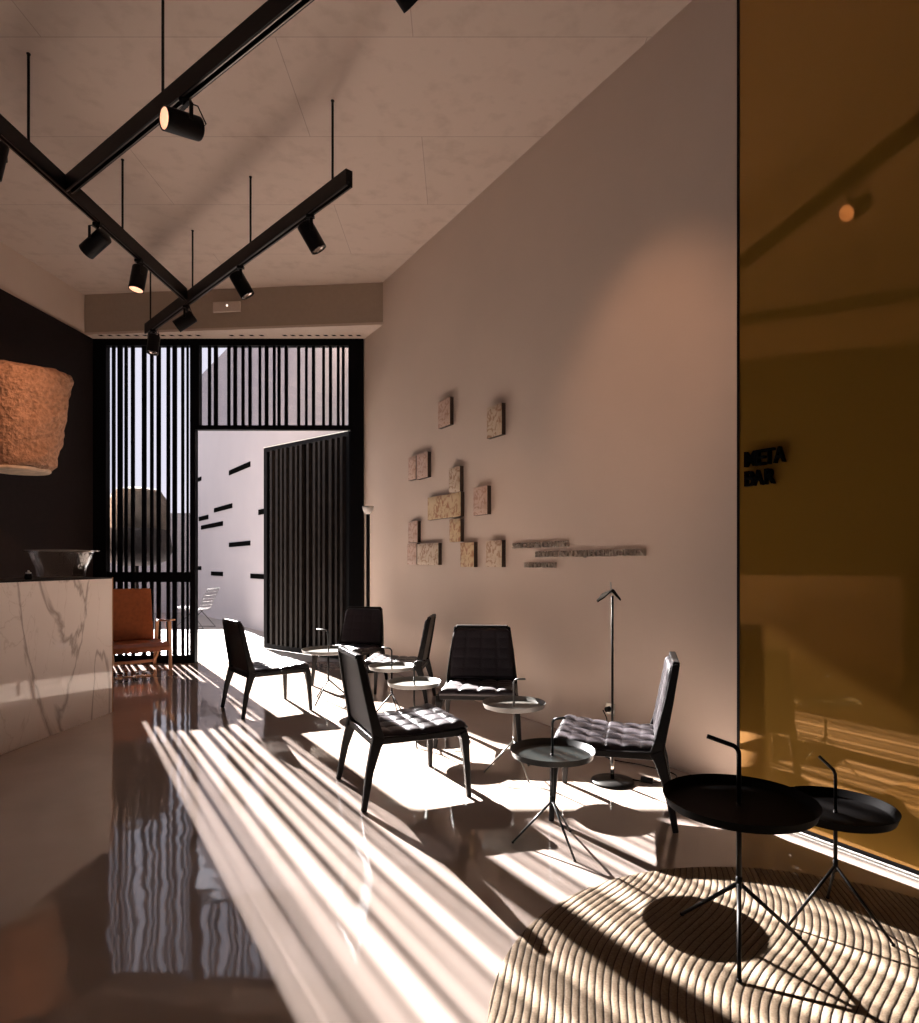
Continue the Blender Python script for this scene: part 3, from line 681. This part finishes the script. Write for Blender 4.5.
# ------------------------------------------------------------------ side tables
def make_table(label, loc, rz, handle, big=False, tm='greytray', pm='black', tilt=.0, drop=0):
    g = thing('tray_table', label, 'side table', loc, rz, 'round tray tables')
    k = 1.0; rad = .24 if big else .19; hz = .455 if big else .405; top = .655 if big else .575; hub = .20; hz -= drop; top -= drop*1.7; fr_ = .215 if big else .178; pr = .0056 if not big else .0075
    b = BM(); lathe(b, [(0, hz), (rad-.022, hz), (rad-.012, hz+.003), (rad, hz+.027), (rad+.002, hz+.028), (rad-.008, hz+.0), (rad-.02, hz-.004), (0, hz-.004)], 72)
    obj('tray', b, M[tm], g, smooth=True).modifiers.new('e', 'EDGE_SPLIT').split_angle = .9
    b = BM(); tube(b, [(0, 0, hub-.012), (0, 0, hz+.01)], pr+.001, 14); tube(b, [(0, 0, hub-.02), (0, 0, hub+.02)], pr+.0025, 14); obj('pole', b, M[pm], g, smooth=True)
    a = handle-rz; d = Vector((math.cos(a), math.sin(a), 0)); r = .03
    pts = [Vector((0, 0, hz)), Vector((0, 0, top-r))]
    for i in range(1, 8): t = i/7*(PI/2-tilt); pts.append(Vector((0, 0, top-r))+d*(r*(1-math.cos(t)))+Vector((0, 0, r*math.sin(t))))
    e = pts[-1]; dd = (pts[-1]-pts[-2]).normalized(); pts.append(e+dd*(.052 if not big else .080))
    b = BM(); tube(b, pts, pr, 12); obj('handle', b, M[pm], g, smooth=True)
    for i in range(3):
        t = i*2*PI/3; f = Vector((math.cos(t)*fr_, math.sin(t)*fr_, .004)); b = BM()
        tube(b, [(0, 0, hub), f], [pr, pr*.85], 10); tube(b, [f+Vector((0, 0, -.004)), f+Vector((0, 0, .003))], pr*1.1, 10); obj('leg', b, M[pm], g, smooth=True)
    return g
D = math.radians
make_table('small grey tray table beside the wide-backed chair at the wall', (.33, 3.95, 0), D(174), D(-40), pm='greytray')
make_table('dark grey-green tray table in front of the quilted seat', (.42, 2.945, 0), D(174), D(-50), tm='greentray', pm='greentray', tilt=.15)
make_table('small grey tray table just behind the front chair, nearer of the close pair', (-.325, 4.66, 0), D(160), D(-5))
make_table('small grey tray table behind its twin, farther of the close pair', (-.56, 5.38, 0), D(200), D(178))
make_table('larger grey tray table beside the open door, between two chairs', (-1.22, 6.05, 0), D(-110), D(182), big=True)
make_table('large black tray table on the rug, nearest the camera', (.925, 2.155, RT), D(127), D(168), big=True, tm='blacktray', pm='black', tilt=.22)
make_table('small black tray table on the rug beside the amber glass', (1.316, 2.279, RT), D(188), D(118), tm='blacktray', pm='black', tilt=.5, drop=.02)

# ------------------------------------------------------------------ lamps, socket
g = thing('reading_lamp', 'slim floor lamp with a small folded shade and round base behind the right chair', 'floor lamp', (.89, 3.79, 0))
b = BM(); lathe(b, [(0, 0), (.122, 0), (.125, .006), (.12, .014), (.05, .019), (.014, .022), (0, .022)], 56); obj('base', b, M['black'], g, smooth=True)
b = BM(); tube(b, [(0, 0, .02), (0, 0, 1.085)], .0072, 12); obj('pole', b, M['black'], g, smooth=True)
b = BM(); tube(b, [(0, 0, .02), (0, 0, .16)], .0115, 12); obj('pole_sleeve', b, M['chrome'], g, smooth=True)
b = BM(); tube(b, [(-.008, 0, 1.10), (-.010, 0, 1.165)], .005, 8); obj('finial_rod', b, M['steel'], g)
b = BM()
def flap(pts, th=.004):
    n = (Vector(pts[1])-Vector(pts[0])).cross(Vector(pts[2])-Vector(pts[0])).normalized()*th
    loft(b, [[Vector(p)-n for p in pts], [Vector(p)+n for p in pts]])
flap([(-.012, -.03, 1.115), (.012, .03, 1.120), (.052, .035, 1.068), (.040, -.035, 1.060)])
flap([(-.012, -.03, 1.115), (.012, .03, 1.120), (-.050, .03, 1.095), (-.056, -.03, 1.075)])
flap([(-.050, .03, 1.095), (-.056, -.03, 1.075), (-.090, -.01, 1.050), (-.088, .015, 1.055)])
obj('lamp_shade', b, M['darksteel'], g)
b = BM(); pw = on_wall(608, 709)-Vector(g.location)
P = [Vector((.12, .03, .006)), Vector((.22, -.02, .006)), Vector((.36, .02, .006)), Vector((.40, .14, .006)), Vector((.25, .30, .008)), Vector((.05, .45, .02)), Vector((-.10, .60, .16)), Vector((pw.x-.03, pw.y-.04, pw.z-.09)), Vector((pw.x-.045, pw.y-.03, pw.z))]
Q = []
for i in range(len(P)-1):
    p0, p1, p2, p3 = P[max(i-1, 0)], P[i], P[i+1], P[min(i+2, len(P)-1)]
    for k in range(6):
        t = k/6; Q.append(.5*((2*p1)+(-p0+p2)*t+(2*p0-5*p1+4*p2-p3)*t*t+(-p0+3*p1-3*p2+p3)*t**3))
Q.append(P[-1]); tube(b, Q, .004, 8); tube(b, [Vector((.17, .01, .012)), Vector((.23, -.02, .012))], .02, 12); obj('power_cord', b, M['black'], g, smooth=True)
g = thing('wall_socket', 'steel wall socket low on the right wall behind the slim lamp', 'socket', tuple(on_wall(610.5, 709)), math.atan2(-wd.y, -wd.x))
b = BM(); box(b, -.042, .042, -.010, -.001, -.042, .042); obj('cover_plate', b, M['steel'], g, bevel=.003)
b = BM(); lathe(b, [(0, 0), (.019, 0), (.017, .03), (0, .03)], 20)
for v in b.verts: v.co = Vector((v.co.x-.006, -.010-v.co.z, v.co.y))
obj('plug', b, M['black'], g)
g = thing('torchiere_lamp', 'tall black floor lamp with a white cup shade beside the door jamb', 'floor lamp', (-1.085, 7.72, 0))
b = BM(); lathe(b, [(0, 0), (.13, 0), (.13, .012), (.03, .02), (0, .02)], 40); obj('base', b, M['black'], g)
b = BM(); tube(b, [(0, 0, .015), (0, 0, 1.87)], .022, 14); obj('pole', b, M['black'], g, smooth=True)
b = BM(); lathe(b, [(0, 1.86), (.025, 1.86), (.05, 1.885), (.066, 1.92), (.068, 1.955), (.062, 1.955), (.055, 1.92), (.02, 1.88), (0, 1.88)], 32); obj('lamp_shade', b, M['white'], g, smooth=True)

# ------------------------------------------------------------------ tan leather armchair
g = thing('leather_armchair', 'tan leather armchair with an oak frame between counter and screen', 'armchair', (-3.94, 7.86, 0), math.atan2(-.8, .6))
def slab(pts, hw, th, m, name, bev=.012, widen=0):
    b = BM(); rail3(b, pts, [2*hw+widen*i for i in range(len(pts))], [th]*len(pts), Vector((0, 1, 0))); return obj(name, b, m, g, bevel=bev)
slab([(-.24, 0, .30), (.0, 0, .305), (.22, 0, .315), (.36, 0, .315), (.41, 0, .29), (.405, 0, .25)], .325, .055, M['tan'], 'seat')
slab([(-.20, 0, .33), (-.27, 0, .55), (-.335, 0, .80), (-.37, 0, .96)], .27, .035, M['tan'], 'backrest')
for s in (1, -1):
    b = BM(); rail3(b, [(-.24, s*.34, .56), (.05, s*.37, .575), (.32, s*.375, .60)], [.055, .085, .06], [.022, .022, .018], Vector((0, 1, 0))); obj('armrest', b, M['oak'], g, bevel=.006)
    b = BM(); bar(b, (.27, s*.36, 0), (.24, s*.355, .575), .035, .03, .04, .04); obj('leg', b, M['oak'], g, bevel=.005)
    b = BM(); bar(b, (-.34, s*.31, 0), (-.20, s*.31, .56), .035, .03, .04, .04); obj('leg', b, M['oak'], g, bevel=.005)
    b = BM(); bar(b, (-.28, s*.312, .25), (.27, s*.312, .29), .03, .045, .03, .045); obj('side_rail', b, M['oak'], g, bevel=.004)
    b = BM(); bar(b, (.04, s*.22, .08), (.22, s*.27, .32), .03, .035); obj('brace', b, M['oak'], g, bevel=.004)
b = BM(); bar(b, (-.27, -.31, .26), (-.27, .31, .26), .03, .04, side=Vector((0, 0, 1))); bar(b, (.04, -.22, .09), (.04, .22, .09), .03, .03, side=Vector((0, 0, 1))); obj('stretcher', b, M['oak'], g)

# ------------------------------------------------------------------ wire chair in the courtyard
g = thing('wire_chair', 'light wire lounge chair outside in the courtyard by the slotted wall', 'chair', (-5.28, 12.95, 0), D(175))
def prof_w(t):
    return (.30-.50*t/.5, .42-.06*t/.5) if t < .5 else (-.20-.20*(t-.5)/.5, .36+.42*(t-.5)/.5)
b = BM()
for j in range(9):
    yy = -.26+.52*j/8; tube(b, [(prof_w(t/12)[0], yy*(1-.1*abs(t/12-.5)), prof_w(t/12)[1]) for t in range(13)], .006, 6)
for t in range(14):
    x_, z_ = prof_w(t/13); tube(b, [(x_, -.27, z_), (x_, .27, z_)], .005, 6)
obj('wire_seat', b, M['wire'], g)
for s in (1, -1):
    b = BM(); tube(b, [(-.1, s*.2, .36), (.28, s*.25, .01), (-.32, s*.25, .01), (-.02, s*.2, .36)], .009, 8); obj('leg', b, M['black'], g)
